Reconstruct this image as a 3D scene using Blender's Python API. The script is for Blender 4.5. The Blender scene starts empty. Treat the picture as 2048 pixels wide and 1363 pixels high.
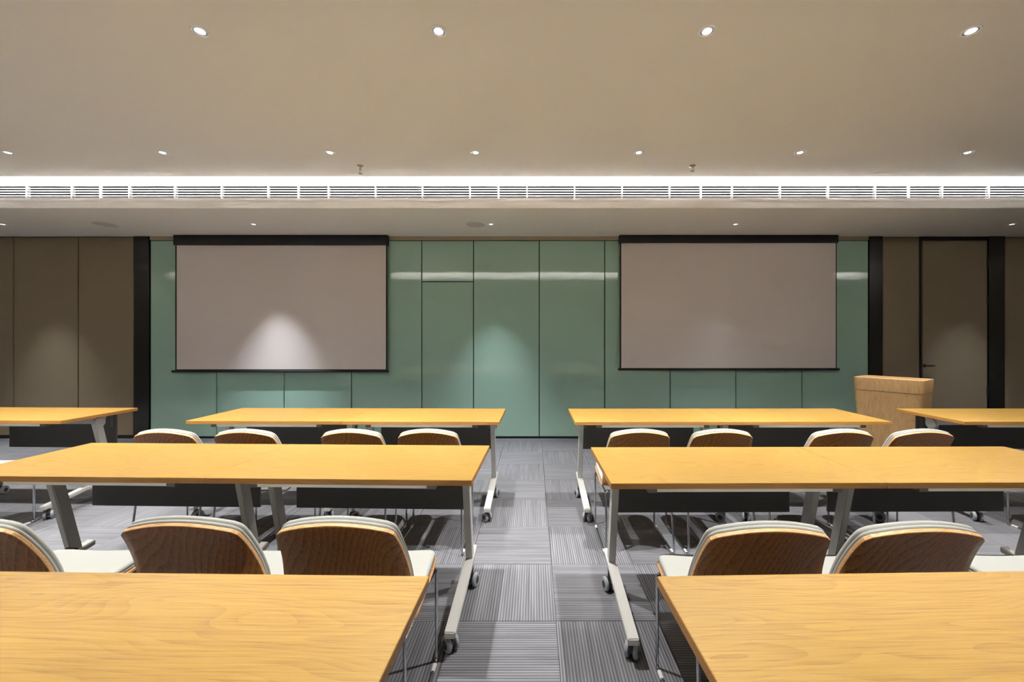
import bpy, bmesh, math, random
from mathutils import Vector, Matrix

random.seed(7)
R = math.radians
PI = math.pi
scene = bpy.context.scene
COL = scene.collection

# ------------------------------------------------------------------ camera
F, HC, CX, CY = 812.0, 1.37, 1067.0, 679.0      # focal length in px, eye height, vanishing point
W_PX, H_PX = 2048.0, 1363.0
cam_d = bpy.data.cameras.new('camera')
cam = bpy.data.objects.new('camera', cam_d)
COL.objects.link(cam)
cam.location = (0, 0, HC)
cam.rotation_euler = (PI / 2, 0, 0)
cam_d.sensor_width = 36.0
cam_d.lens = 36.0 * F / W_PX
cam_d.shift_x = -(CX - W_PX / 2) / W_PX
cam_d.shift_y = (CY - H_PX / 2) / W_PX
cam_d.clip_start = 0.02
scene.camera = cam

# ------------------------------------------------------------------ world and exposure
world = bpy.data.worlds.new('world')
scene.world = world
world.use_nodes = True
world.node_tree.nodes['Background'].inputs[0].default_value = (0.02, 0.02, 0.02, 1)
scene.view_settings.view_transform = 'Standard'
scene.view_settings.look = 'None'
scene.view_settings.gamma = 1.0
scene.view_settings.use_curve_mapping = False
scene.cycles.sample_clamp_indirect = 0.0       # the bright slot must be allowed to light the ceiling
scene.view_settings.exposure = 0.5

# light levels
SPOT_W = 285.0          # downlights of the main ceiling
SOFFIT_W = 165.0        # downlights of the soffit by the screen wall
REAR_FILL_W = 215.0  # unseen fill spots added over the rear tables
COVE_W = 400.0         # LED strip hidden in the slot
SPOT_COL = (1.0, 0.97, 0.95)
SOFFIT_COL = (0.86, 0.93, 1.0)
REAR_COVE_W = 200.0
COVE_COL = (1.0, 0.96, 0.93)

# heights and depths of the room
Y_WALL = 5.645
Z_SOF = 2.806
Y_SOF = 4.432
Z_CEIL = 3.08
Y_SLOT = 4.262
Y_REAR = 0.80
X_L, X_R, Y_B = -9.4, 8.6, -3.4


def wx(px, Y):
    return (px - CX) * Y / F


def wz(py, Y):
    return HC + (CY - py) * Y / F


# ------------------------------------------------------------------ materials
def new_mat(name):
    m = bpy.data.materials.new(name)
    m.use_nodes = True
    nt = m.node_tree
    b = nt.nodes['Principled BSDF']
    return m, nt, b


def simple(name, col, rough=0.5, metal=0.0, spec=0.5, emit=None, estr=0.0, coat=0.0):
    m, nt, b = new_mat(name)
    b.inputs['Base Color'].default_value = (*col, 1)
    b.inputs['Roughness'].default_value = rough
    b.inputs['Metallic'].default_value = metal
    b.inputs['Specular IOR Level'].default_value = spec
    if coat:
        b.inputs['Coat Weight'].default_value = coat
        b.inputs['Coat Roughness'].default_value = 0.05
    if emit:
        b.inputs['Emission Color'].default_value = (*emit, 1)
        b.inputs['Emission Strength'].default_value = estr
    return m


def N(nt, t, **kw):
    n = nt.nodes.new(t)
    for k, v in kw.items():
        setattr(n, k, v)
    return n


def ramp(nt, stops):
    r = N(nt, 'ShaderNodeValToRGB')
    e = r.color_ramp.elements
    while len(e) < len(stops):
        e.new(0.5)
    for i, (p, c) in enumerate(stops):
        e[i].position = p
        e[i].color = (*c, 1)
    return r


def wood(name, c_dark, c_mid, c_light, axis=0, rough=0.35, scale=1.0, rings=0.5, per_object=True, bump=0.15, lines=22.0, swirl=16.0):
    """Oak-like veneer: fine pores along the grain axis and slow cathedral figure."""
    m, nt, b = new_mat(name)
    L = nt.links
    tc = N(nt, 'ShaderNodeTexCoord')
    oi = N(nt, 'ShaderNodeObjectInfo')
    off = N(nt, 'ShaderNodeVectorMath', operation='SCALE')
    cmb = N(nt, 'ShaderNodeCombineXYZ')
    L.new(oi.outputs['Random'], cmb.inputs[0])
    L.new(oi.outputs['Random'], cmb.inputs[1])
    L.new(oi.outputs['Random'], cmb.inputs[2])
    L.new(cmb.outputs[0], off.inputs[0])
    off.inputs['Scale'].default_value = 7.0 if per_object else 0.0
    add = N(nt, 'ShaderNodeVectorMath', operation='ADD')
    L.new(tc.outputs['Object'], add.inputs[0])
    L.new(off.outputs[0], add.inputs[1])

    def mapped(s_along, s_across):
        mp = N(nt, 'ShaderNodeMapping')
        s = [s_across * scale] * 3
        s[axis] = s_along * scale
        mp.inputs['Scale'].default_value = s
        L.new(add.outputs[0], mp.inputs[0])
        return mp
    fine = N(nt, 'ShaderNodeTexNoise')
    fine.inputs['Scale'].default_value = 1.0
    fine.inputs['Detail'].default_value = 5.0
    fine.inputs['Roughness'].default_value = 0.65
    L.new(mapped(5.0, 190.0).outputs[0], fine.inputs['Vector'])
    broad = N(nt, 'ShaderNodeTexNoise')
    broad.inputs['Scale'].default_value = 1.0
    broad.inputs['Detail'].default_value = 1.5
    L.new(mapped(1.3, 5.0).outputs[0], broad.inputs['Vector'])
    sp = N(nt, 'ShaderNodeSeparateXYZ')
    L.new(add.outputs[0], sp.inputs[0])
    acr = N(nt, 'ShaderNodeMath', operation='ADD')
    o1, o2 = [k for k in range(3) if k != axis]
    L.new(sp.outputs[o1], acr.inputs[0])
    L.new(sp.outputs[o2], acr.inputs[1])
    ph = N(nt, 'ShaderNodeMath', operation='MULTIPLY')
    ph.inputs[1].default_value = lines * scale
    L.new(acr.outputs[0], ph.inputs[0])
    mul = N(nt, 'ShaderNodeMath', operation='MULTIPLY_ADD')
    mul.inputs[1].default_value = swirl
    L.new(broad.outputs['Fac'], mul.inputs[0])
    L.new(ph.outputs[0], mul.inputs[2])
    fr = N(nt, 'ShaderNodeMath', operation='FRACT')
    L.new(mul.outputs[0], fr.inputs[0])
    fr2 = N(nt, 'ShaderNodeMath', operation='POWER')
    fr2.inputs[1].default_value = 0.6
    L.new(fr.outputs[0], fr2.inputs[0])
    mx = N(nt, 'ShaderNodeMix', data_type='FLOAT')
    mx.inputs[0].default_value = rings
    L.new(fine.outputs['Fac'], mx.inputs[2])
    L.new(fr2.outputs[0], mx.inputs[3])
    rp = ramp(nt, [(0.32, c_dark), (0.5, c_mid), (0.7, c_light)])
    L.new(mx.outputs[0], rp.inputs[0])
    L.new(rp.outputs[0], b.inputs['Base Color'])
    b.inputs['Roughness'].default_value = rough
    bp = N(nt, 'ShaderNodeBump')
    bp.inputs['Strength'].default_value = bump
    bp.inputs['Distance'].default_value = 0.0006
    L.new(fine.outputs['Fac'], bp.inputs['Height'])
    L.new(bp.outputs[0], b.inputs['Normal'])
    return m


def fabric(name, c1, c2, s=900.0, rough=0.95, bump=0.25, dist=0.0008, big=0.12):
    m, nt, b = new_mat(name)
    L = nt.links
    tc = N(nt, 'ShaderNodeTexCoord')
    n1 = N(nt, 'ShaderNodeTexNoise')
    n1.inputs['Scale'].default_value = s
    n1.inputs['Detail'].default_value = 2
    L.new(tc.outputs['Object'], n1.inputs['Vector'])
    n2 = N(nt, 'ShaderNodeTexNoise')
    n2.inputs['Scale'].default_value = 5.0
    L.new(tc.outputs['Object'], n2.inputs['Vector'])
    mx = N(nt, 'ShaderNodeMix', data_type='FLOAT')
    mx.inputs[0].default_value = big
    L.new(n1.outputs['Fac'], mx.inputs[2])
    L.new(n2.outputs['Fac'], mx.inputs[3])
    rp = ramp(nt, [(0.3, c1), (0.7, c2)])
    L.new(mx.outputs[0], rp.inputs[0])
    L.new(rp.outputs[0], b.inputs['Base Color'])
    b.inputs['Roughness'].default_value = rough
    b.inputs['Specular IOR Level'].default_value = 0.2
    bp = N(nt, 'ShaderNodeBump')
    bp.inputs['Strength'].default_value = bump
    bp.inputs['Distance'].default_value = dist
    L.new(n1.outputs['Fac'], bp.inputs['Height'])
    L.new(bp.outputs[0], b.inputs['Normal'])
    return m


def carpet_mat():
    m, nt, b = new_mat('carpet')
    L = nt.links
    tc = N(nt, 'ShaderNodeTexCoord')
    oi = N(nt, 'ShaderNodeObjectInfo')
    sc = N(nt, 'ShaderNodeMath', operation='MULTIPLY')
    sc.inputs[1].default_value = 37.0
    L.new(oi.outputs['Random'], sc.inputs[0])
    sep = N(nt, 'ShaderNodeSeparateXYZ')
    L.new(tc.outputs['Object'], sep.inputs[0])
    # ribs: 34 per tile, constant along local x
    ang = N(nt, 'ShaderNodeMath', operation='MULTIPLY')
    ang.inputs[1].default_value = 2 * PI * 72
    L.new(sep.outputs[1], ang.inputs[0])
    sn = N(nt, 'ShaderNodeMath', operation='SINE')
    L.new(ang.outputs[0], sn.inputs[0])
    rib = N(nt, 'ShaderNodeMapRange')
    rib.inputs[1].default_value = -1
    rib.inputs[2].default_value = 1
    L.new(sn.outputs[0], rib.inputs[0])
    # yarn rows of different grey
    cm = N(nt, 'ShaderNodeCombineXYZ')
    yr = N(nt, 'ShaderNodeMath', operation='MULTIPLY')
    yr.inputs[1].default_value = 72
    L.new(sep.outputs[1], yr.inputs[0])
    rd = N(nt, 'ShaderNodeMath', operation='ROUND')
    L.new(yr.outputs[0], rd.inputs[0])
    L.new(rd.outputs[0], cm.inputs[1])
    xr = N(nt, 'ShaderNodeMath', operation='MULTIPLY')
    xr.inputs[1].default_value = 2.2
    L.new(sep.outputs[0], xr.inputs[0])
    L.new(xr.outputs[0], cm.inputs[0])
    L.new(sc.outputs[0], cm.inputs[2])
    rows = N(nt, 'ShaderNodeTexNoise')
    rows.inputs['Scale'].default_value = 0.77
    rows.inputs['Detail'].default_value = 2
    L.new(cm.outputs[0], rows.inputs['Vector'])
    fz = N(nt, 'ShaderNodeTexNoise')
    fz.inputs['Scale'].default_value = 420
    L.new(tc.outputs['Object'], fz.inputs['Vector'])
    a1 = N(nt, 'ShaderNodeMath', operation='MULTIPLY_ADD')
    a1.inputs[1].default_value = 0.42
    L.new(rib.outputs[0], a1.inputs[0])
    r2 = N(nt, 'ShaderNodeMath', operation='MULTIPLY')
    r2.inputs[1].default_value = 0.55
    L.new(rows.outputs['Fac'], r2.inputs[0])
    L.new(r2.outputs[0], a1.inputs[2])
    a2 = N(nt, 'ShaderNodeMath', operation='MULTIPLY_ADD')
    a2.inputs[1].default_value = 0.22
    L.new(fz.outputs['Fac'], a2.inputs[0])
    L.new(a1.outputs[0], a2.inputs[2])
    rp = ramp(nt, [(0.15, (0.042, 0.043, 0.047)), (0.6, (0.122, 0.124, 0.133)), (1.0, (0.23, 0.232, 0.247))])
    L.new(a2.outputs[0], rp.inputs[0])
    L.new(rp.outputs[0], b.inputs['Base Color'])
    b.inputs['Roughness'].default_value = 0.95
    b.inputs['Specular IOR Level'].default_value = 0.15
    bp = N(nt, 'ShaderNodeBump')
    bp.inputs['Strength'].default_value = 0.5
    bp.inputs['Distance'].default_value = 0.0025
    L.new(a2.outputs[0], bp.inputs['Height'])
    L.new(bp.outputs[0], b.inputs['Normal'])
    return m


def ribbed(name, col, n=420.0):
    """Fine horizontal weave of the modesty panels."""
    m, nt, b = new_mat(name)
    L = nt.links
    tc = N(nt, 'ShaderNodeTexCoord')
    wv = N(nt, 'ShaderNodeTexWave', bands_direction='Z')
    wv.inputs['Scale'].default_value = n / 6.0
    wv.inputs['Distortion'].default_value = 0.0
    L.new(tc.outputs['Object'], wv.inputs['Vector'])
    rp = ramp(nt, [(0.2, tuple(c * 0.75 for c in col)), (0.8, tuple(c * 1.2 for c in col))])
    L.new(wv.outputs['Fac'], rp.inputs[0])
    L.new(rp.outputs[0], b.inputs['Base Color'])
    b.inputs['Roughness'].default_value = 0.6
    return m


def plaster(name, col):
    m, nt, b = new_mat(name)
    L = nt.links
    tc = N(nt, 'ShaderNodeTexCoord')
    n1 = N(nt, 'ShaderNodeTexNoise')
    n1.inputs['Scale'].default_value = 60
    L.new(tc.outputs['Object'], n1.inputs['Vector'])
    bp = N(nt, 'ShaderNodeBump')
    bp.inputs['Strength'].default_value = 0.04
    bp.inputs['Distance'].default_value = 0.001
    L.new(n1.outputs['Fac'], bp.inputs['Height'])
    L.new(bp.outputs[0], b.inputs['Normal'])
    b.inputs['Base Color'].default_value = (*col, 1)
    b.inputs['Roughness'].default_value = 0.9
    b.inputs['Specular IOR Level'].default_value = 0.2
    return m


M = {}
M['oak'] = wood('oak_veneer', (0.19, 0.098, 0.017), (0.282, 0.163, 0.028), (0.325, 0.20, 0.04), axis=0, rough=0.38, rings=0.14, lines=34, swirl=26)
M['oak_edge'] = wood('oak_edge', (0.33, 0.145, 0.03), (0.41, 0.19, 0.04), (0.47, 0.235, 0.055), axis=0, rough=0.45, rings=0.1)
M['shell'] = wood('plywood_shell', (0.20, 0.078, 0.018), (0.42, 0.175, 0.043), (0.55, 0.25, 0.07), axis=2, rough=0.36, scale=0.85, rings=0.26, bump=0.25, lines=48, swirl=11)
M['ply_edge'] = wood('plywood_edge', (0.42, 0.21, 0.08), (0.6, 0.34, 0.15), (0.72, 0.46, 0.24), axis=0, rough=0.5, rings=0.05)
M['lectern'] = wood('lectern_oak', (0.34, 0.20, 0.08), (0.48, 0.30, 0.13), (0.57, 0.37, 0.17), axis=2, rough=0.45, rings=0.12)
M['pad'] = fabric('cushion_fabric', (0.27, 0.277, 0.252), (0.335, 0.342, 0.312), s=700)
M['wall_fabric'] = fabric('wall_fabric', (0.205, 0.165, 0.108), (0.265, 0.215, 0.145), s=350, bump=0.2)
M['carpet'] = carpet_mat()
M['subfloor'] = simple('subfloor', (0.04, 0.04, 0.045), 0.95)
M['ceiling'] = plaster('ceiling_paint', (0.84, 0.82, 0.785))
M['wall'] = plaster('wall_paint', (0.42, 0.37, 0.29))
M['white'] = simple('white_enamel', (0.85, 0.85, 0.83), 0.4)
M['concrete'] = plaster('bare_concrete', (0.10, 0.10, 0.095))
M['grille'] = simple('dimmed_white_slat', (0.30, 0.30, 0.295), 0.5)  # white of the slats darkened so the slot light leaves the gaps readable
M['leg'] = simple('grey_powder_coat', (0.50, 0.50, 0.475), 0.38, 0.0, 0.5)
M['chrome'] = simple('chrome', (0.50, 0.51, 0.53), 0.14, 1.0)
M['dark_plastic'] = simple('dark_plastic', (0.018, 0.018, 0.02), 0.45)
M['wheel'] = simple('wheel_rubber', (0.30, 0.32, 0.34), 0.5)
M['modesty'] = ribbed('modesty_panel', (0.085, 0.083, 0.08))
M['bracket'] = simple('bracket_metal', (0.14, 0.14, 0.135), 0.45, 0.3)
M['glass'] = simple('back_painted_glass', (0.31, 0.475, 0.395), 0.025, 0.0, 0.5)
M['black_glass'] = simple('black_column', (0.012, 0.012, 0.011), 0.22, 0.0, 0.5)
M['black'] = simple('black_matt', (0.006, 0.006, 0.007), 0.6)
M['screen'] = fabric('screen_cloth', (0.59, 0.535, 0.515), (0.64, 0.585, 0.565), s=220, bump=0.05, rough=0.85)
M['duct'] = simple('duct_shade', (0.004, 0.004, 0.004), 0.9)  # duct shade put into the colour, keeps the grille gaps dark
M['speaker'] = simple('speaker_mesh', (0.60, 0.585, 0.565), 0.7)
M['lamp_face'] = simple('lamp_lens', (0.9, 0.93, 1.0), 0.3, emit=(0.86, 0.93, 1.0), estr=3.0)
M['lamp_dim'] = simple('lamp_reflector', (0.8, 0.84, 0.9), 0.2, 0.6)
M['lamp_ring'] = simple('lamp_trim', (0.75, 0.74, 0.72), 0.4)
M['led'] = simple('led_strip', (0.9, 0.9, 0.9), 0.5, emit=(1.0, 0.95, 0.88), estr=2.0)
M['brass'] = simple('sprinkler_brass', (0.42, 0.37, 0.26), 0.35, 0.8)
M['dark_groove'] = simple('groove', (0.05, 0.03, 0.015), 0.8)
M['glide'] = simple('clear_glide', (0.55, 0.55, 0.55), 0.3)


# ------------------------------------------------------------------ mesh helpers
def obj(name, bm, mats, parent=None, smooth=False, loc=None, rot=None):
    if not isinstance(mats, (list, tuple)):
        mats = [mats]
    me = bpy.data.meshes.new(name)
    bmesh.ops.recalc_face_normals(bm, faces=bm.faces)
    bm.to_mesh(me)
    bm.free()
    for m in mats:
        me.materials.append(M[m])
    if smooth:
        for p in me.polygons:
            p.use_smooth = True
    o = bpy.data.objects.new(name, me)
    COL.objects.link(o)
    if loc:
        o.location = loc
    if rot:
        o.rotation_euler = rot
    if parent:
        o.parent = parent
    return o


def autosmooth(o, deg=35):
    me = o.data
    for p in me.polygons:
        p.use_smooth = True
    bm = bmesh.new()
    bm.from_mesh(me)
    for e in bm.edges:
        if len(e.link_faces) == 2 and e.calc_face_angle(0) > R(deg):
            e.smooth = False
    bm.to_mesh(me)
    bm.free()
    return o


def box(bm, x0, x1, y0, y1, z0, z1, mi=0):
    vs = [bm.verts.new(p) for p in ((x0, y0, z0), (x1, y0, z0), (x1, y1, z0), (x0, y1, z0),
                                    (x0, y0, z1), (x1, y0, z1), (x1, y1, z1), (x0, y1, z1))]
    fs = []
    for f in ((0, 3, 2, 1), (4, 5, 6, 7), (0, 1, 5, 4), (1, 2, 6, 5), (2, 3, 7, 6), (3, 0, 4, 7)):
        fc = bm.faces.new([vs[i] for i in f])
        fc.material_index = mi
        fs.append(fc)
    return vs, fs


def bbox(x0, x1, y0, y1, z0, z1, bev=0.0, seg=2):
    bm = bmesh.new()
    box(bm, x0, x1, y0, y1, z0, z1)
    if bev:
        bmesh.ops.bevel(bm, geom=bm.edges[:], offset=bev, segments=seg, profile=0.5, affect='EDGES')
    return bm


def hexa(bm, pts):
    """8 points: bottom quad then top quad."""
    vs = [bm.verts.new(p) for p in pts]
    for f in ((0, 3, 2, 1), (4, 5, 6, 7), (0, 1, 5, 4), (1, 2, 6, 5), (2, 3, 7, 6), (3, 0, 4, 7)):
        bm.faces.new([vs[i] for i in f])
    return vs


def tube(bm, path, r, n=8, mi=0, closed=False):
    pts = [Vector(p) for p in path]
    rings = []
    prev = None
    for i, p in enumerate(pts):
        if closed:
            t = pts[(i + 1) % len(pts)] - pts[i - 1]
        elif i == 0:
            t = pts[1] - pts[0]
        elif i == len(pts) - 1:
            t = pts[-1] - pts[-2]
        else:
            t = (pts[i + 1] - p).normalized() + (p - pts[i - 1]).normalized()
        t.normalize()
        if prev is None:
            a = t.orthogonal().normalized()
        else:
            a = prev - t * prev.dot(t)
            a.normalize()
        prev = a
        b = t.cross(a)
        rings.append([bm.verts.new(p + (a * math.cos(2 * PI * k / n) + b * math.sin(2 * PI * k / n)) * r) for k in range(n)])
    m = len(rings)
    for i in range(m if closed else m - 1):
        A, B = rings[i], rings[(i + 1) % m]
        for k in range(n):
            f = bm.faces.new((A[k], A[(k + 1) % n], B[(k + 1) % n], B[k]))
            f.material_index = mi
            f.smooth = True
    if not closed:
        bm.faces.new(rings[0][::-1]).material_index = mi
        bm.faces.new(rings[-1]).material_index = mi


def lathe(bm, prof, n=24, axis='z', c=(0, 0, 0), mi=0, cap=True):
    """prof: (radius, height) pairs."""
    rings = []
    for r, h in prof:
        ring = []
        for k in range(n):
            a = 2 * PI * k / n
            x, y = r * math.cos(a), r * math.sin(a)
            p = (x, y, h) if axis == 'z' else ((h, x, y) if axis == 'x' else (x, h, y))
            ring.append(bm.verts.new((p[0] + c[0], p[1] + c[1], p[2] + c[2])))
        rings.append(ring)
    for A, B in zip(rings, rings[1:]):
        for k in range(n):
            f = bm.faces.new((A[k], A[(k + 1) % n], B[(k + 1) % n], B[k]))
            f.material_index = mi
    if cap:
        bm.faces.new(rings[0][::-1]).material_index = mi
        bm.faces.new(rings[-1]).material_index = mi


def fillet(pts, r=0.03, n=5):
    """Round the inner corners of a polyline."""
    P = [Vector(p) for p in pts]
    out = [P[0]]
    for a, b, c in zip(P, P[1:], P[2:]):
        u = (a - b)
        v = (c - b)
        d = min(r, u.length * 0.45, v.length * 0.45)
        p0 = b + u.normalized() * d
        p1 = b + v.normalized() * d
        for k in range(n + 1):
            t = k / n
            out.append((1 - t) ** 2 * p0 + 2 * t * (1 - t) * b + t * t * p1)
    out.append(P[-1])
    return out


def tag(o, label=None, cat=None, group=None, kind=None):
    if label:
        o['label'] = label
    if cat:
        o['category'] = cat
    if group:
        o['group'] = group
    if kind:
        o['kind'] = kind
    return o


def thing(name, loc, rz=0.0):
    o = bpy.data.objects.new(name, None)
    COL.objects.link(o)
    o.empty_display_size = 0.1
    o.location = loc
    o.rotation_euler = (0, 0, rz)
    return o


def copy_tree(o, parent=None):
    c = o.copy()
    COL.objects.link(c)
    c.parent = parent
    for ch in list(o.children):
        copy_tree(ch, c)
    return c


def struct(name, bm, mat, parent=None):
    o = obj(name, bm, mat, parent)
    if parent is None:
        o['kind'] = 'structure'
    return o


# ------------------------------------------------------------------ floor and carpet tiles
floor = struct('floor', bbox(X_L, X_R, Y_B, Y_WALL + 0.05, -0.10, -0.008), 'subfloor')
T = 0.5
TX0, TY0 = 0.11, 1.98
bm = bmesh.new()
g = 0.0008
vs, fs = box(bm, -T / 2 + g, T / 2 - g, -T / 2 + g, T / 2 - g, -0.008, 0.0)
bmesh.ops.bevel(bm, geom=[e for e in bm.edges if all(v.co.z > -0.001 for v in e.verts)], offset=0.0018, segments=1, affect='EDGES')
tile_me = bpy.data.meshes.new('carpet_tile')
bm.to_mesh(tile_me)
bm.free()
tile_me.materials.append(M['carpet'])
cells = []
i0, i1 = math.floor((X_L - TX0) / T), math.ceil((X_R - TX0) / T)
j0, j1 = math.floor((Y_B - TY0) / T), math.ceil((Y_WALL - TY0) / T)
for i in range(i0, i1):
    for j in range(j0, j1):
        cx, cy = TX0 + (i + 0.5) * T, TY0 + (j + 0.5) * T
        if cx - T / 2 < X_L - 0.01 or cx + T / 2 > X_R + 0.3 or cy - T / 2 < Y_B - 0.01:
            continue
        vis = cy > 0.9 and abs(wx(0, cy + 0.3)) > 0 and wx(-60, cy + .2) < cx < wx(2108, cy + .2)
        cells.append((cx, cy, i, j, vis))
cells.sort(key=lambda c: (not c[4], c[1] ** 2 + (c[0] * 0.5) ** 2))
rest = bmesh.new()
for k, (cx, cy, i, j, vis) in enumerate(cells):
    turn = (i + j) % 2
    top = min(cy + T / 2, Y_WALL - 0.004)
    if vis and k < 290 and top == cy + T / 2:
        o = bpy.data.objects.new('carpet_tile', tile_me)
        COL.objects.link(o)
        o.location = (cx, cy, 0)
        o.rotation_euler = (0, 0, (PI / 2 if turn else 0) + (PI if random.random() < .5 else 0))
        o.parent = floor
    else:
        box(rest, cx - T / 2 + g, min(cx + T / 2 - g, X_R), cy - T / 2 + g, top - g, -0.008, 0.0)
ro = obj('carpet_tiles_outer', rest, 'carpet', floor)
ro['kind'] = 'stuff'

# ------------------------------------------------------------------ front wall (screen wall)
wall_front = struct('wall_front', bbox(X_L, X_R, Y_WALL + 0.03, Y_WALL + 0.18, 0, 3.5), 'black')
SC = F / Y_WALL
Z_G0, Z_G1 = wz(872, Y_WALL), wz(481.5, Y_WALL)


def xw(px):
    return (px - CX) / SC


seams = [300.5, 433, 568, 703, 843.5, 947, 1078.5, 1209.5, 1340.5, 1472, 1604, 1737]
gap = 0.0065
tilt = [0.0, 0.0012, -0.001, 0.0008, -0.002, 0.0, 0.0015, -0.0012, 0.0007, 0.001, 0.0]
for k, (a, b_) in enumerate(zip(seams, seams[1:])):
    xa, xb = xw(a) + gap, xw(b_) - gap
    spans = [(Z_G0, Z_G1)]
    if k == 4:
        zs = wz(563, Y_WALL)
        spans = [(Z_G0, zs - gap), (zs + gap, Z_G1)]
    for q, (za, zb) in enumerate(spans):
        hx, hz = (xb - xa) / 2, (zb - za) / 2
        o = obj('glass_panel', bbox(-hx, hx, 0, 0.024, -hz, hz, 0.0015, 1), 'glass', wall_front,
                loc=((xa + xb) / 2, Y_WALL + 0.001, (za + zb) / 2), rot=(0.0, 0.0, tilt[k] * 0.5))
        o['label'] = 'sea green back-painted glass panel'
# strip above the glass, fabric panels, dark columns
obj('header_strip', bbox(xw(300), xw(1737), Y_WALL - 0.002, Y_WALL + 0.03, Z_G1 + 0.012, Z_SOF), 'wall', wall_front)
for a, b_ in ((-363, -233), (-233, -103), (-103, 27.5), (27.5, 157), (157, 268), (1765, 1839), (2009, 2139), (2139, 2160)):
    obj('fabric_panel', bbox(max(xw(a) + 0.008, X_L), xw(b_) - 0.008, Y_WALL - 0.004, Y_WALL + 0.03, 0.045, Z_SOF - 0.012, 0.003, 1), 'wall_fabric', wall_front)
for a, b_ in ((269, 299), (1738, 1764), (1976.5, 2008)):
    obj('dark_column', bbox(xw(a), xw(b_), Y_WALL - 0.012, Y_WALL + 0.03, 0.0, Z_SOF, 0.002, 1), 'black_glass', wall_front)
bb = struct('baseboard_front', bbox(xw(300), xw(1737), Y_WALL + 0.004, Y_WALL + 0.028, 0, Z_G0 - 0.004), 'black')
bb2 = struct('baseboard_left', bbox(X_L, xw(268), Y_WALL - 0.002, Y_WALL + 0.028, 0, 0.04), 'black')
# door
door = thing('door_1', (xw(1909), Y_WALL, 0))
door['kind'] = 'structure'
dx = door.location.x
obj('door_leaf', bbox(xw(1845.5) - dx, xw(1974) - dx, -0.002, 0.028, 0.01, wz(481, Y_WALL), 0.002, 1), 'wall_fabric', door)
fb = bmesh.new()
box(fb, xw(1840) - dx, xw(1845) - dx, 0.012, 0.029, 0, Z_SOF)
box(fb, xw(1845) - dx, xw(1976) - dx, 0.004, 0.029, wz(480, Y_WALL), Z_SOF)
obj('door_frame', fb, 'black', door)
hz_ = wz(730.5, Y_WALL)
hb = bmesh.new()
lathe(hb, [(0.024, -0.002), (0.024, -0.012), (0.012, -0.013), (0.011, -0.05)], 16, 'y', (xw(1848) - dx, 0, hz_))
tube(hb, [(xw(1848) - dx - 0.008, -0.05, hz_), (xw(1848) - dx + 0.06, -0.05, hz_), (xw(1848) - dx + 0.1, -0.047, hz_)], 0.011, 8)
obj('door_handle', hb, 'black', door, smooth=True)
for py0, py1 in ((514, 537), (588, 609), (770, 792)):
    h2 = bmesh.new()
    lathe(h2, [(0.008, wz(py1, Y_WALL)), (0.008, wz(py0, Y_WALL))], 10, 'z', (xw(1973.5) - dx, -0.008, 0))
    obj('hinge', h2, 'black', door)

# side and rear walls
struct('wall_left', bbox(X_L - 0.15, X_L, Y_B, Y_WALL + 0.18, 0, 3.5), 'wall')
struct('wall_right', bbox(X_R, X_R + 0.15, Y_B, Y_WALL + 0.18, 0, 3.5), 'wall')
struct('wall_back', bbox(X_L, X_R, Y_B - 0.15, Y_B, 0, 3.5), 'wall')

# ------------------------------------------------------------------ ceilings
TH = 0.010
struct('ceiling', bbox(X_L, X_R, Y_REAR + 0.17, Y_SLOT, Z_CEIL, Z_CEIL + TH), 'ceiling')
struct('ceiling_slab', bbox(X_L, X_R, Y_B, Y_WALL + 0.18, 3.36, 3.5), 'concrete')
# soffit by the screen wall
GZ0, GZ1 = wz(396.5, Y_SOF), wz(372.0, Y_SOF)
struct('ceiling_soffit', bbox(X_L, X_R, Y_SOF, Y_WALL + 0.03, Z_SOF, Z_SOF + 0.03), 'ceiling')
sf = bmesh.new()
box(sf, X_L, X_R, Y_SOF, Y_SOF + 0.02, Z_SOF + 0.03, GZ0 - 0.002)
box(sf, X_L, X_R, Y_SOF, Y_SOF + 0.02, GZ1 + 0.002, 3.36)
struct('trim_1', sf, 'ceiling')
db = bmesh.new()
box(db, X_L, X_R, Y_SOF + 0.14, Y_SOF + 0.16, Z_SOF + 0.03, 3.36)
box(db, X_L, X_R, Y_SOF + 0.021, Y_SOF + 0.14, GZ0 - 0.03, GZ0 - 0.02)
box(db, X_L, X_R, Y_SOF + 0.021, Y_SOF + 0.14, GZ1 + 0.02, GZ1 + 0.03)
struct('trim_2', db, 'duct')  # lining behind the slats, its shade painted near black
# soffit over the camera end of the room
rs = bmesh.new()
box(rs, X_L, X_R, Y_B, Y_REAR, Z_SOF, Z_SOF + 0.03)
box(rs, X_L, X_R, Y_REAR - 0.02, Y_REAR, Z_SOF + 0.03, 3.36)
struct('ceiling_rear', rs, 'ceiling')

# LED strips lying on the main ceiling board at both slots
S_OFF, S_UP = 0.055, 0.058


def led(y, face, watt, label):
    t = thing('led_strip', (0, y, Z_CEIL + TH))
    tag(t, label, 'light strip')
    xa, xb = X_L + 0.1, X_R - 0.1
    obj('profile', bbox(xa, xb, -0.012, 0.012, 0.0, 0.03), 'white', t)
    lm = bmesh.new()
    box(lm, xa, xb, -0.008, 0.008, 0.0301, 0.034)
    obj('diffuser', lm, 'led', t)
    n = 9
    ld = bpy.data.lights.new('led_light', 'AREA')
    ld.shape = 'RECTANGLE'
    ld.size = (xb - xa) / n
    ld.size_y = 0.02
    ld.energy = watt / n
    ld.color = COVE_COL
    for k in range(n):
        lo = bpy.data.objects.new('led_light', ld)
        COL.objects.link(lo)
        lo.parent = t
        lo.location = (xa + (xb - xa) * (k + 0.5) / n, 0, S_UP - TH)
        # aim at the fascia, downwards through the slot
        lo.rotation_euler = (R(55 if face > 0 else -55), 0, 0)
    return t


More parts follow.
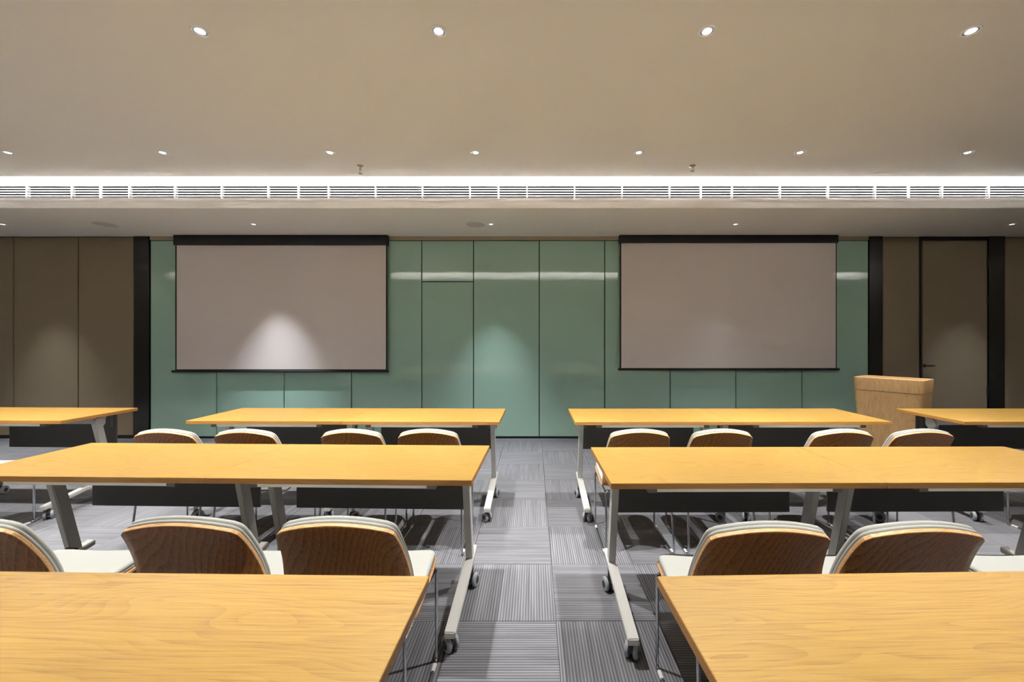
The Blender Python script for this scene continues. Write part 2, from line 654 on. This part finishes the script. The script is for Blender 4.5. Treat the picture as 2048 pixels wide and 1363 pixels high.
led(Y_SLOT - S_OFF, 1, COVE_W, 'warm white LED strip hidden in the ceiling slot before the air grilles')
led(Y_REAR + 0.17 + S_OFF, -1, REAR_COVE_W, 'warm white LED strip hidden in the ceiling slot over the rear tables')

# air grilles set in the fascia: units with four dividers each
mull = [[-56, 54, 144], [259, 350, 443.6, 536.6], [657, 751, 845, 940], [1054, 1149, 1244, 1339],
        [1464, 1560, 1656, 1750], [1884, 1977, 2070, 2163]]
mull[0] = [-138, -40, 54, 144]
edges = [-198, 201, 597, 997, 1401.5, 1817, 2220]
for k in range(6):
    xa, xb = wx(edges[k], Y_SOF) + 0.001, wx(edges[k + 1], Y_SOF) - 0.001
    xc = (xa + xb) / 2
    gt = thing('air_grille', (xc, Y_SOF - 0.004, GZ0))
    tag(gt, 'long white linear air grille with four thin slats in the ceiling fascia', 'air grille', 'linear air grilles in the fascia')
    hw = (xb - xa) / 2
    zt = GZ1 - GZ0
    fbm = bmesh.new()
    zl = wz(402, Y_SOF) - GZ0
    box(fbm, -hw, hw, -0.004, 0.02, zl, -0.0005)             # lower flange
    box(fbm, -hw, hw, -0.004, 0.02, zt, wz(367, Y_SOF) - GZ0)  # upper flange
    box(fbm, -hw, -hw + 0.006, -0.002, 0.02, 0, zt)
    box(fbm, hw - 0.006, hw, -0.002, 0.02, 0, zt)
    obj('frame', fbm, 'white', gt)
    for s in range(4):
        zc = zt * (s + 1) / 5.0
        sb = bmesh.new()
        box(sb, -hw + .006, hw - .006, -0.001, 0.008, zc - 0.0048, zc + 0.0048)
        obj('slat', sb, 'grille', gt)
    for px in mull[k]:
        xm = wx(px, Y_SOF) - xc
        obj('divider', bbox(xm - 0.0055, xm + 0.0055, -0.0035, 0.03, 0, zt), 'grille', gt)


# downlights
def make_downlight(rad, lens):
    t = thing('downlight', (0, 0, 0))
    b1 = bmesh.new()
    lathe(b1, [(rad * 0.86, 0.0), (rad * 1.16, 0.0), (rad * 1.18, -0.004), (rad * 1.0, -0.007), (rad * 0.9, -0.005), (rad * 0.86, 0.0)], 32, cap=False)
    obj('trim_ring', b1, 'lamp_ring', t, smooth=True)
    b2 = bmesh.new()
    lathe(b2, [(rad * 0.9, -0.004), (rad * 0.62, -0.0015)], 32, cap=False)
    obj('reflector', b2, 'lamp_dim', t, smooth=True)
    b3 = bmesh.new()
    lathe(b3, [(rad * 0.66, -0.001), (rad * 0.62, -0.002), (rad * 0.3, -0.0035)], 24)
    obj('lens', b3, lens, t, smooth=True)
    return t


proto_dl = make_downlight(0.040, 'lamp_face')


def spot(parent, watt, size, blend, col, aim=(0, 0)):
    ld = bpy.data.lights.new('downlight_beam', 'SPOT')
    ld.energy = watt
    ld.color = col
    ld.spot_size = R(size)
    ld.spot_blend = blend
    ld.shadow_soft_size = 0.013
    lo = bpy.data.objects.new('downlight_beam', ld)
    COL.objects.link(lo)
    lo.parent = parent
    lo.location = (0, 0, -0.03)
    lo.rotation_euler = (R(aim[0]), R(aim[1]), 0)
    return lo


# keep an unlit prototype apart from the lit ones: copies are taken before a beam is added


def downlight(x, y, z, watt, label, group, size=80, blend=0.72, col=SPOT_COL, sc=1.0):
    t = copy_tree(proto_dl)
    t.location = (x, y, z)
    t.scale = (sc, sc, sc)
    tag(t, label, 'downlight', group)
    spot(t, watt, size, blend, col)
    return t


ROW1_Y = F * (Z_CEIL - HC) / 617.0
ROW2_Y = F * (Z_CEIL - HC) / 374.0
row1 = [wx(p, ROW1_Y) for p in (400, 877, 1414, 1942)]
row2 = [wx(p, ROW2_Y) for p in (16, 325, 660, 951, 1278, 1600, 1935)]
for x in row1 + [-3.33, -4.81, -6.28]:  # row continued out of view, outermost lamp added to brighten the left
    downlight(x, ROW1_Y, Z_CEIL, SPOT_W, 'small round recessed downlight in the main ceiling, row away from the air grilles', 'main ceiling downlights away from the grilles')
for x in row2[1:] + [-6.28, -7.75]:  # last two are unseen lamps added to brighten the left side
    downlight(x, ROW2_Y, Z_CEIL, SPOT_W * 0.82, 'small round recessed downlight in the main ceiling, row next to the air grilles', 'main ceiling downlights next to the grilles')
Y3 = F * (Z_SOF - HC) / 231.0
for px, py, lab, pw in ((5, 450, 'small downlight in the lower soffit above the beige fabric panels', 1.0),
                        (507, 447, 'small downlight in the lower soffit in front of the screen near the fabric panels', 2.0),
                        (982, 449, 'small downlight in the lower soffit next to a round ceiling speaker', 1.35),
                        (1471, 448, 'small downlight in the lower soffit in front of the screen near the lectern', 0.22),
                        (2024, 448, 'small downlight in the lower soffit in front of the door', 0.8)):
    downlight(wx(px, Y3), Y3, Z_SOF, SOFFIT_W * pw, lab, None, size=57, blend=1.0, col=SOFFIT_COL, sc=0.9)
for x in (-3.4, -1.9, -0.5, 0.95, 2.43):  # unseen lamps added for light balance, they brighten the nearest tabletops
    downlight(x, 0.50, Z_SOF, REAR_FILL_W, 'added unseen fill downlight in the soffit over the rear tables', 'added rear soffit fill lights', size=58, blend=0.8)
# the prototype itself becomes one more fixture of the grille row
proto_dl.location = (row2[0], ROW2_Y, Z_CEIL)
tag(proto_dl, 'small round recessed downlight in the main ceiling, row next to the air grilles', 'downlight', 'main ceiling downlights next to the grilles')
spot(proto_dl, SPOT_W * 0.82, 80, 0.72, SPOT_COL)

# ceiling speakers
for px, lab in ((209, 'round grey flush ceiling speaker above the dark column'), (951, 'round grey flush ceiling speaker beside a small soffit downlight')):
    t = thing('ceiling_speaker', (wx(px, Y3), Y3 + 0.01, Z_SOF))
    tag(t, lab, 'speaker')
    b1 = bmesh.new()
    lathe(b1, [(0.116, 0.0), (0.127, 0.0), (0.127, -0.003), (0.117, -0.005), (0.116, 0.0)], 40, cap=False)
    obj('rim', b1, 'lamp_ring', t, smooth=True)
    b2 = bmesh.new()
    lathe(b2, [(0.1165, -0.001), (0.1165, -0.003), (0.06, -0.004)], 40)
    obj('mesh_cover', b2, 'speaker', t)

# sprinklers
for px, py, down, lab in ((721, 331, 0.085, 'slim brass sprinkler head with a tall body near the left of the two screens'),
                          (1385, 331, 0.055, 'short brass sprinkler head with an open frame under the main ceiling')):
    ys = F * (Z_CEIL - HC) / (CY - py)
    t = thing('sprinkler', (wx(px, ys), ys, Z_CEIL))
    lab = lab.replace('near the left of the two screens', 'under the main ceiling')
    tag(t, lab, 'sprinkler')
    b1 = bmesh.new()
    lathe(b1, [(0.030, 0.0), (0.033, -0.004), (0.026, -0.010), (0.012, -0.012)], 24)
    obj('escutcheon', b1, 'brass', t, smooth=True)
    b2 = bmesh.new()
    lathe(b2, [(0.010, -0.010), (0.011, -down * 0.45), (0.008, -down * 0.5)], 12)
    for s in (-1, 1):
        tube(b2, fillet([(s * 0.006, 0, -down * 0.45), (s * 0.016, 0, -down * 0.62), (s * 0.012, 0, -down * 0.85), (0, 0, -down * 0.93)], 0.01, 3), 0.003, 6)
    tube(b2, [(0, 0, -down * 0.5), (0, 0, -down * 0.93)], 0.0035, 8)
    obj('body', b2, 'brass', t, smooth=True)
    b3 = bmesh.new()
    lathe(b3, [(0.006, -down * 0.93), (0.019, -down * 0.95), (0.019, -down), (0.004, -down)], 20)
    obj('deflector', b3, 'brass', t, smooth=True)

# ------------------------------------------------------------------ projection screens
YS = 5.585
SS = F / YS


def screen(name, x0, x1, cx0, cx1, ytop, ybot, bx0, bx1, bbot, lab):
    def sx(p):
        return (p - CX) / SS
    t = thing(name, (sx((x0 + x1) / 2), YS, wz(bbot, YS)))
    tag(t, lab, 'screen')
    ox, oz = t.location.x, t.location.z
    obj('casing', bbox(sx(cx0) - ox, sx(cx1) - ox, -0.03, 0.045, wz(ytop, YS) - oz, Z_SOF - oz - 0.001, 0.004, 2), 'black', t)
    bd = bmesh.new()
    za, zb = wz(ybot, YS) - oz, wz(ytop, YS) - oz
    box(bd, sx(cx0 + 1) - ox, sx(x0) - ox, -0.004, -0.001, za, zb)
    box(bd, sx(x1) - ox, sx(cx1 - 1) - ox, -0.004, -0.001, za, zb)
    box(bd, sx(cx0 + 1) - ox, sx(cx1 - 1) - ox, -0.004, -0.001, za - 0.012, za)
    box(bd, sx(cx0 + 1) - ox, sx(cx1 - 1) - ox, -0.001, 0.0005, za - 0.012, zb)
    obj('border', bd, 'black', t)
    obj('screen_cloth', bbox(sx(x0) - ox, sx(x1) - ox, -0.0045, -0.0012, za, zb), 'screen', t)
    wb = bmesh.new()
    lathe(wb, [(0.012, sx(bx0) - ox), (0.016, sx(bx0) - ox + 0.004), (0.016, sx(bx1) - ox - 0.004), (0.012, sx(bx1) - ox)], 16, 'x', (0, 0, 0.016))
    obj('weight_bar', wb, 'black', t, smooth=False)
    return t


screen('projection_screen', 354, 772, 350, 776, 490.5, 738, 344, 777.5, 744.5,
       'roll-down projection screen with black border hanging on the side of the fabric panels')
screen('projection_screen', 1242.5, 1671, 1238.5, 1674, 486, 735.5, 1236.5, 1678.5, 740.5,
       'roll-down projection screen with black border hanging on the lectern side')


# ------------------------------------------------------------------ tables
TL, TD, TZ, TT = 1.203, 0.59, 0.75, 0.026


def caster_mesh_parts(parent, x, y, ztop, ang):
    """One twin-wheel caster; the housing is the part, each wheel a sub-part."""
    r = 0.036
    hb = bmesh.new()
    ca, sa = math.cos(ang), math.sin(ang)
    oy = 0.012
    # stem
    lathe(hb, [(0.009, r * 1.5), (0.009, ztop)], 12)
    # hood: half disc between the wheels
    prof = [(0.030 * math.cos(a), 0.030 * math.sin(a)) for a in [PI * k / 8 for k in range(9)]]
    vsa = [hb.verts.new((-0.009, oy + p[0], r + p[1] * 1.15)) for p in prof]
    vsb = [hb.verts.new((0.009, oy + p[0], r + p[1] * 1.15)) for p in prof]
    hb.faces.new(vsa)
    hb.faces.new(vsb[::-1])
    for a in range(len(prof)):
        b2 = (a + 1) % len(prof)
        hb.faces.new((vsa[a], vsa[b2], vsb[b2], vsb[a]))
    tube(hb, [(-0.026, oy, r), (0.026, oy, r)], 0.008, 10)
    # brake tab
    box(hb, -0.012, 0.012, oy + 0.026, oy + 0.046, r * 0.45, r * 0.62)
    c = obj('caster', hb, 'dark_plastic', parent, loc=(x, y, 0), rot=(0, 0, ang))
    for s in (-1, 1):
        wb = bmesh.new()
        lathe(wb, [(0.016, s * 0.012), (r - 0.003, s * 0.010), (r, s * 0.013), (r, s * 0.023), (r - 0.004, s * 0.027), (0.021, s * 0.028)], 24, 'x', (0, oy, r))
        lathe(wb, [(0.019, s * 0.0275), (0.018, s * 0.0295), (0.008, s * 0.0295)], 18, 'x', (0, oy, r), mi=1)
        w = obj('wheel', wb, ['wheel', 'dark_plastic'], c)
        autosmooth(w, 40)
    return c


def make_table(pedal_side):
    t = thing('folding_table', (0, 0, 0))
    hl, hd = TL / 2 - 0.001, TD / 2
    tb = bbox(-hl, hl, -hd, hd, TZ - TT, TZ, 0.0015, 1)
    for f in tb.faces:
        f.material_index = 0 if f.normal.z > 0.5 or f.calc_center_median().z > TZ - 0.002 else 1
    tb.normal_update()
    for f in tb.faces:
        f.material_index = 0 if f.normal.z > 0.3 else 1
    obj('tabletop', tb, ['oak', 'oak_edge'], t)
    zu = TZ - TT
    # long beam under the top
    obj('crossbeam', bbox(-hl + 0.20, hl - 0.20, 0.03, 0.07, zu - 0.032, zu - 0.008, 0.003, 1), 'leg', t)
    rl = bmesh.new()
    box(rl, -hl + 0.19, hl - 0.19, -0.258, -0.243, zu - 0.026, zu - 0.001)
    obj('release_bar', rl, 'white', t)
    for s in (-1, 1):
        hk = bmesh.new()
        box(hk, s * (hl - 0.19) - 0.02, s * (hl - 0.19) + 0.02, -0.262, -0.225, zu - 0.028, zu - 0.001)
        obj('latch', hk, 'bracket', t)
    xo = hl - 0.086
    for s in (-1, 1):
        x = s * xo
        w = 0.0175
        # column: bottom stands farther back than the top
        yb0, yb1, zb = 0.105, 0.163, 0.185
        yt0, yt1, zt = -0.005, 0.058, zu - 0.04
        cb = bmesh.new()
        hexa(cb, [(x - w, yb0, zb), (x + w, yb0, zb), (x + w, yb1, zb), (x - w, yb1, zb),
                  (x - w, yt0, zt), (x + w, yt0, zt), (x + w, yt1, zt), (x - w, yt1, zt)])
        bmesh.ops.bevel(cb, geom=cb.edges[:], offset=0.004, segments=2, affect='EDGES')
        leg = obj('leg', cb, 'leg', t)
        autosmooth(leg, 40)
        # arm under the top
        ab = bmesh.new()
        hexa(ab, [(x - w, -0.20, zu - 0.018), (x + w, -0.20, zu - 0.018), (x + w, 0.07, zu - 0.075), (x - w, 0.07, zu - 0.075),
                  (x - w, -0.20, zu - 0.0005), (x + w, -0.20, zu - 0.0005), (x + w, 0.10, zu - 0.0005), (x - w, 0.10, zu - 0.0005)])
        bmesh.ops.bevel(ab, geom=ab.edges[:], offset=0.003, segments=1, affect='EDGES')
        obj('support_arm', ab, 'leg', leg)
        pc = bmesh.new()
        xa = x + s * w
        lathe(pc, [(0.044, xa - s * 0.004), (0.044, xa + s * 0.012), (0.040, xa + s * 0.016), (0.01, xa + s * 0.0165)], 28, 'x', (0, 0.03, zu - 0.052))
        p = obj('pivot_cap', pc, 'leg', leg)
        autosmooth(p, 30)
        # foot bar, rising towards the back
        y0, y1 = -0.345, 0.222
        z0, z1 = 0.113, 0.208
        fbm = bmesh.new()
        fw = 0.024
        th = 0.031
        hexa(fbm, [(x - fw, y0, z0 - th), (x + fw, y0, z0 - th), (x + fw, y1, z1 - th), (x - fw, y1, z1 - th),
                   (x - fw, y0, z0), (x + fw, y0, z0), (x + fw, y1, z1), (x - fw, y1, z1)])
        bmesh.ops.bevel(fbm, geom=fbm.edges[:], offset=0.004, segments=2, affect='EDGES')
        ft = obj('foot', fbm, 'leg', leg)
        autosmooth(ft, 40)
        # flip pedal on the inner side
        if s == pedal_side:
            pd = bmesh.new()
            tube(pd, [(x - s * w * 0.5, 0.09, 0.215), (x - s * 0.075, 0.075, 0.222)], 0.011, 10)
            obj('pedal', pd, 'dark_plastic', leg, smooth=False)

        def foot_z(y):
            return z0 - th + (z1 - z0) * (y - y0) / (y1 - y0)
        caster_mesh_parts(t, x, -0.305, foot_z(-0.305) + 0.002, R(28) * s + (0.3 if s > 0 else 0.0))
        caster_mesh_parts(t, x - s * -0.004, 0.165, foot_z(0.165) + 0.002, R(-14) * s)
    # modesty panel
    px = hl - 0.105
    mp = obj('modesty_panel', bbox(-px, px, 0.205, 0.217, 0.41, zu - 0.022, 0.002, 1), 'modesty', t)
    for s in (-1, 1):
        bk = bmesh.new()
        xb = s * (px - 0.035)
        box(bk, xb - 0.014, xb + 0.014, 0.199, 0.2052, zu - 0.13, zu - 0.001)
        lathe(bk, [(0.0055, 0.1995), (0.005, 0.195), (0.001, 0.1945)], 8, 'y', (xb, 0, zu - 0.06))
        obj('bracket', bk, 'bracket', mp)
    return t


proto_table = {s: make_table(s) for s in (-1, 1)}
used = {-1: False, 1: False, 'c': False}


def place_table(x, y, rz, label, group, side):
    if not used[side]:
        o = proto_table[side]
        used[side] = True
    else:
        o = copy_tree(proto_table[side])
    o.location = (x, y, 0)
    o.rotation_euler = (0, 0, R(rz))
    tag(o, label, 'table', group)
    return o


def table_run(x, y, side, rz, n, labels, group):
    """x, y: the front corner next to the aisle (side +1: tables run to +x)."""
    c, s_ = math.cos(R(rz)), math.sin(R(rz))
    for k in range(n):
        lx, ly = side * TL * (k + 0.5), TD / 2
        place_table(x + lx * c - ly * s_, y + lx * s_ + ly * c, rz, labels[k], group, side)


A, B_ = 'away from the lectern', 'on the lectern side'
table_run(-0.272, 1.792, -1, -1.5, 2, ['oak-topped folding table in the middle row at the centre aisle, ' + A,
                                       'oak-topped folding table at the outer end of the middle row, ' + A], 'middle row tables')
table_run(0.334, 1.754, 1, 0.4, 2, ['oak-topped folding table in the middle row at the centre aisle, ' + B_,
                                    'oak-topped folding table at the outer end of the middle row, ' + B_], 'middle row tables')
table_run(-0.259, 3.071, -1, -0.9, 2, ['oak-topped folding table in the front row at the centre aisle, ' + A,
                                       'oak-topped folding table ending the central front row, ' + A], 'front row tables')
table_run(0.313, 3.069, 1, 0.2, 2, ['oak-topped folding table in the front row at the centre aisle, ' + B_,
                                    'oak-topped folding table ending the central front row before the lectern'], 'front row tables')
table_run(-0.284, 1.0665 - TD, -1, -1.1, 1, ['large bright oak tabletop in the rear row, ' + A], 'rear row tables')
table_run(0.338, 1.0665 - TD, 1, 1.4, 1, ['large bright oak tabletop in the rear row, ' + B_], 'rear row tables')
table_run(-3.62, 3.11, -1, -1.6, 2, ['oak-topped folding table beyond the side aisle before the beige fabric panels',
                                     'oak-topped folding table farthest along the beige fabric panels'], 'side tables')
table_run(3.266, 3.075, 1, 0.0, 1, ['oak-topped folding table beyond the side aisle between lectern and door'], 'side tables')


# ------------------------------------------------------------------ chairs
def catmull(P, n):
    out = []
    for i in range(len(P) - 1):
        p0 = P[max(i - 1, 0)]
        p1, p2 = P[i], P[i + 1]
        p3 = P[min(i + 2, len(P) - 1)]
        for k in range(n):
            t = k / n
            out.append(tuple(0.5 * ((2 * b) + (-a + c) * t + (2 * a - 5 * b + 4 * c - d) * t * t + (-a + 3 * b - 3 * c + d) * t ** 3)
                             for a, b, c, d in zip(p0, p1, p2, p3)))
    out.append(P[-1])
    return out


# profile of the shell from the seat's front lip to the top of the back: (y, z, half width)
PROF = catmull([(0.275, 0.408, 0.205), (0.22, 0.419, 0.222), (0.10, 0.414, 0.229), (-0.02, 0.402, 0.230), (-0.085, 0.397, 0.228),
                (-0.125, 0.418, 0.226), (-0.138, 0.475, 0.224), (-0.148, 0.543, 0.219), (-0.168, 0.622, 0.209), (-0.202, 0.696, 0.197), (-0.234, 0.744, 0.186)], 6)
ARC = [0.0]
for a, b_ in zip(PROF, PROF[1:]):
    ARC.append(ARC[-1] + math.hypot(b_[0] - a[0], b_[1] - a[1]))
ATOT = ARC[-1]


def prof_at(s):
    s = max(0.0, min(ATOT, s))
    for i in range(len(ARC) - 1):
        if ARC[i + 1] >= s:
            t = (s - ARC[i]) / max(1e-9, ARC[i + 1] - ARC[i])
            a, b2 = PROF[i], PROF[i + 1]
            ty, tz = b2[0] - a[0], b2[1] - a[1]
            l = math.hypot(ty, tz)
            # inner normal (up for the seat, forward for the back)
            return (a[0] + ty * t, a[1] + tz * t, a[2] + (b2[2] - a[2]) * t, -tz / l if False else tz / l, -ty / l)
    a = PROF[-1]
    return (*a, 1, 0)


def surf(u, s, inset, off, s0, s1, rc0, rc1):
    """Point on the shell: u in -1..1 across, s arc length; rc0/rc1 corner radii at both ends."""
    sa, sb = s0 + inset, s1 - inset
    s = sa + (sb - sa) * s
    y, z, w, ny, nz = prof_at(s)
    w = w - inset
    for d, rc in ((s - sa, rc0), (sb - s, rc1)):
        if rc > 0 and d < rc:
            w -= rc - math.sqrt(max(0.0, rc * rc - (rc - d) ** 2))
    x = u * w
    q = min(1.0, max(0.0, (s - 0.40) / 0.15))           # 0 on the seat, 1 on the back
    uu = x / 0.215
    y += q * 0.034 * uu * uu                               # back wraps forward
    z += (1 - q) * 0.012 * uu * uu                         # seat dishes
    top = max(0.0, min(1.0, (s - (ATOT - 0.16)) / 0.16))
    z += top * 0.046 * (1 - (abs(uu) ** 2.0))                     # arched top edge
    return Vector((x, y + ny * off, z + nz * off))


def solid(nu, nv, layers, s0, s1, rc0, rc1, edge_mi=0):
    """Closed cushion/board from a stack of (inset, offset) layers: first and last become faces."""
    bm = bmesh.new()
    def ease(k, n):
        t = k / n
        return 0.5 - 0.5 * math.cos(PI * t)
    us = [-1 + 2 * k / nu for k in range(nu + 1)]
    vv = [ease(k, nv) * 0.55 + (k / nv) * 0.45 for k in range(nv + 1)]
    loopidx = [(i, 0) for i in range(nu)] + [(nu, j) for j in range(nv)] + [(i, nv) for i in range(nu, 0, -1)] + [(0, j) for j in range(nv, 0, -1)]
    loops = []
    for li, (ins, off) in enumerate(layers):
        full = li in (0, len(layers) - 1)
        if full:
            grid = {}
            for i, u in enumerate(us):
                for j, v in enumerate(vv):
                    grid[i, j] = bm.verts.new(surf(u, v, ins, off, s0, s1, rc0, rc1))
            for i in range(nu):
                for j in range(nv):
                    f = bm.faces.new((grid[i, j], grid[i + 1, j], grid[i + 1, j + 1], grid[i, j + 1]))
                    f.smooth = True
            loops.append([grid[k] for k in loopidx])
        else:
            loops.append([bm.verts.new(surf(us[i], vv[j], ins, off, s0, s1, rc0, rc1)) for i, j in loopidx])
    for A_, B2 in zip(loops, loops[1:]):
        n = len(A_)
        for k in range(n):
            f = bm.faces.new((A_[k], A_[(k + 1) % n], B2[(k + 1) % n], B2[k]))
            f.material_index = edge_mi
            f.smooth = edge_mi == 0
    return bm


def make_chair():
    t = thing('plywood_chair', (0, 0, 0))
    sh = obj('shell', solid(14, 44, [(0.001, 0.0), (0.0, 0.0015), (0.0, 0.0105), (0.001, 0.012)], 0.0, ATOT, 0.05, 0.016, 1), ['shell', 'ply_edge'], t)
    lay = [(0.012, 0.0105), (0.007, 0.013), (0.005, 0.018), (0.006, 0.022), (0.0085, 0.0235), (0.006, 0.026), (0.006, 0.033), (0.010, 0.040), (0.018, 0.0435), (0.034, 0.046)]
    obj('seat_cushion', solid(14, 22, lay, 0.004, 0.425, 0.05, 0.03), 'pad', t, smooth=True)
    lay2 = [(a - 0.003, b2 * 1.02) for a, b2 in lay]
    obj('back_cushion', solid(14, 22, lay2, 0.435, ATOT + 0.002, 0.03, 0.02), 'pad', t, smooth=True)
    r = 0.0064
    for s in (-1, 1):
        x = s * 0.218
        fb = bmesh.new()
        path = fillet([(s * 0.17, 0.235, 0.398), (x, 0.235, 0.396), (x, 0.235, r), (x, -0.20, r), (x - s * 0.012, -0.155, 0.392), (s * 0.15, -0.12, 0.388)], 0.022, 5)
        tube(fb, path, r, 10)
        tube(fb, fillet([(x - s * 0.004, 0.232, 0.385), (x - s * 0.008, 0.05, 0.388), (x - s * 0.012, -0.07, 0.380), (x - s * 0.014, -0.150, 0.365)], 0.05, 4), r * 0.9, 8)
        f = obj('leg_frame', fb, 'chrome', t)
        f['label'] = 'chrome wire sled leg'
        for yy in (0.19, -0.15):
            gb = bbox(x - 0.008, x + 0.008, yy - 0.022, yy + 0.022, 0.0, 0.0135, 0.003, 1)
            obj('glide', gb, 'glide', f)
    for yy, zz in ((0.10, 0.394), (-0.09, 0.376)):
        cb = bmesh.new()
        tube(cb, [(-0.212, yy, zz), (0.212, yy, zz)], r * 0.9, 8)
        obj('cross_rod', cb, 'chrome', t)
    return t


proto_chair = make_chair()


def place_chair(x, yback, rz, label, group):
    if not used['c']:
        o = proto_chair
        used['c'] = True
    else:
        o = copy_tree(proto_chair)
    o.location = (x, yback + 0.235, 0)
    o.rotation_euler = (0, 0, R(rz))
    tag(o, label, 'chair', group)
    return o


NTH = ['first', 'second', 'third', 'fourth']
base = 'plywood chair with pale cushions, %s row, %s from the centre aisle, %s'
CA, CB = 'far from lectern', 'lectern side'
for k, (x, rz) in enumerate(((-0.632, 0), (-1.13, 0), (-1.85, 0), (-2.36, 0))):
    place_chair(x, 1.262, rz, base % ('middle', NTH[k], CA), 'chairs at the middle row')
for k, (x, rz) in enumerate(((0.735, 0), (1.213, 0), (1.96, 0))):
    place_chair(x, 1.226, rz, base % ('middle', NTH[k], CB), 'chairs at the middle row')
for k, x in enumerate((-0.67, -1.158, -1.835, -2.345)):
    place_chair(x, 2.535, 0, base % ('front', NTH[k], CA), 'chairs at the front row')
for k, x in enumerate((0.675, 1.20, 1.965, 2.475)):
    place_chair(x, 2.535, 0, base % ('front', NTH[k], CB), 'chairs at the front row')
place_chair(-3.97, 2.58, 0, 'plywood chair with pale cushions at the side table before the beige fabric panels', 'chairs at the side tables')
place_chair(3.735, 2.54, 0, 'plywood shell chair with pale cushions at the side table between lectern and door', 'chairs at the side tables')
for k, x in enumerate((-0.70, -1.25)):
    place_chair(x, -0.06, 0, base % ('rear', NTH[k], CA), 'chairs at the rear row')
for k, x in enumerate((0.76, 1.28)):
    place_chair(x, -0.06, 0, base % ('rear', NTH[k], CB), 'chairs at the rear row')


# ------------------------------------------------------------------ lectern
def rrect(hx, hy, r, n=6):
    pts = []
    for cx, cy, a0 in ((hx - r, hy - r, 0), (-hx + r, hy - r, 90), (-hx + r, -hy + r, 180), (hx - r, -hy + r, 270)):
        for k in range(n + 1):
            a = R(a0 + 90 * k / n)
            pts.append((cx + r * math.cos(a), cy + r * math.sin(a)))
    return pts


def loft(secs):
    bm = bmesh.new()
    rings = [[bm.verts.new((x, y, z)) for x, y in rrect(hx, hy, r)] for hx, hy, r, z in secs]
    for A_, B2 in zip(rings, rings[1:]):
        n = len(A_)
        for k in range(n):
            bm.faces.new((A_[k], A_[(k + 1) % n], B2[(k + 1) % n], B2[k]))
    bm.faces.new(rings[0][::-1])
    bm.faces.new(rings[-1])
    return bm


ang = R(-56)
wL, dL, hL = 0.585, 0.40, 0.962
ex = Vector((math.cos(ang), math.sin(ang)))
ey = Vector((-math.sin(ang), math.cos(ang)))
Pc = Vector((wx(1848, 4.0), 4.0))
cen = Pc - ex * wL / 2 + ey * dL / 2
lec = thing('lectern', (cen.x, cen.y, 0), ang)
tag(lec, 'pale oak lectern with tapering rounded body standing by the glass wall', 'lectern')


def sec(z, extra=0.0, r=0.05):
    k = 1 - 0.085 * (hL - z) / hL * 2.0
    return (wL / 2 * k + extra, dL / 2 * k + extra, r, z)


autosmooth(obj('plinth', loft([sec(0.0, -0.02), sec(0.04, -0.02)]), 'black', lec), 30)
autosmooth(obj('body', loft([sec(0.04), sec(0.3), sec(0.6), sec(0.822)]), 'lectern', lec), 30)
autosmooth(obj('shadow_gap', loft([sec(0.8221, -0.005), sec(0.8269, -0.005)]), 'dark_groove', lec), 30)
autosmooth(obj('top_block', loft([sec(0.827), sec(0.955), sec(0.961, -0.001), sec(0.963, -0.005)]), 'lectern', lec), 30)
autosmooth(obj('reading_ledge', loft([(wL / 2 - 0.02, 0.012, 0.01, 0.963), (wL / 2 - 0.02, 0.012, 0.01, 0.966)]), 'lectern', lec), 30)
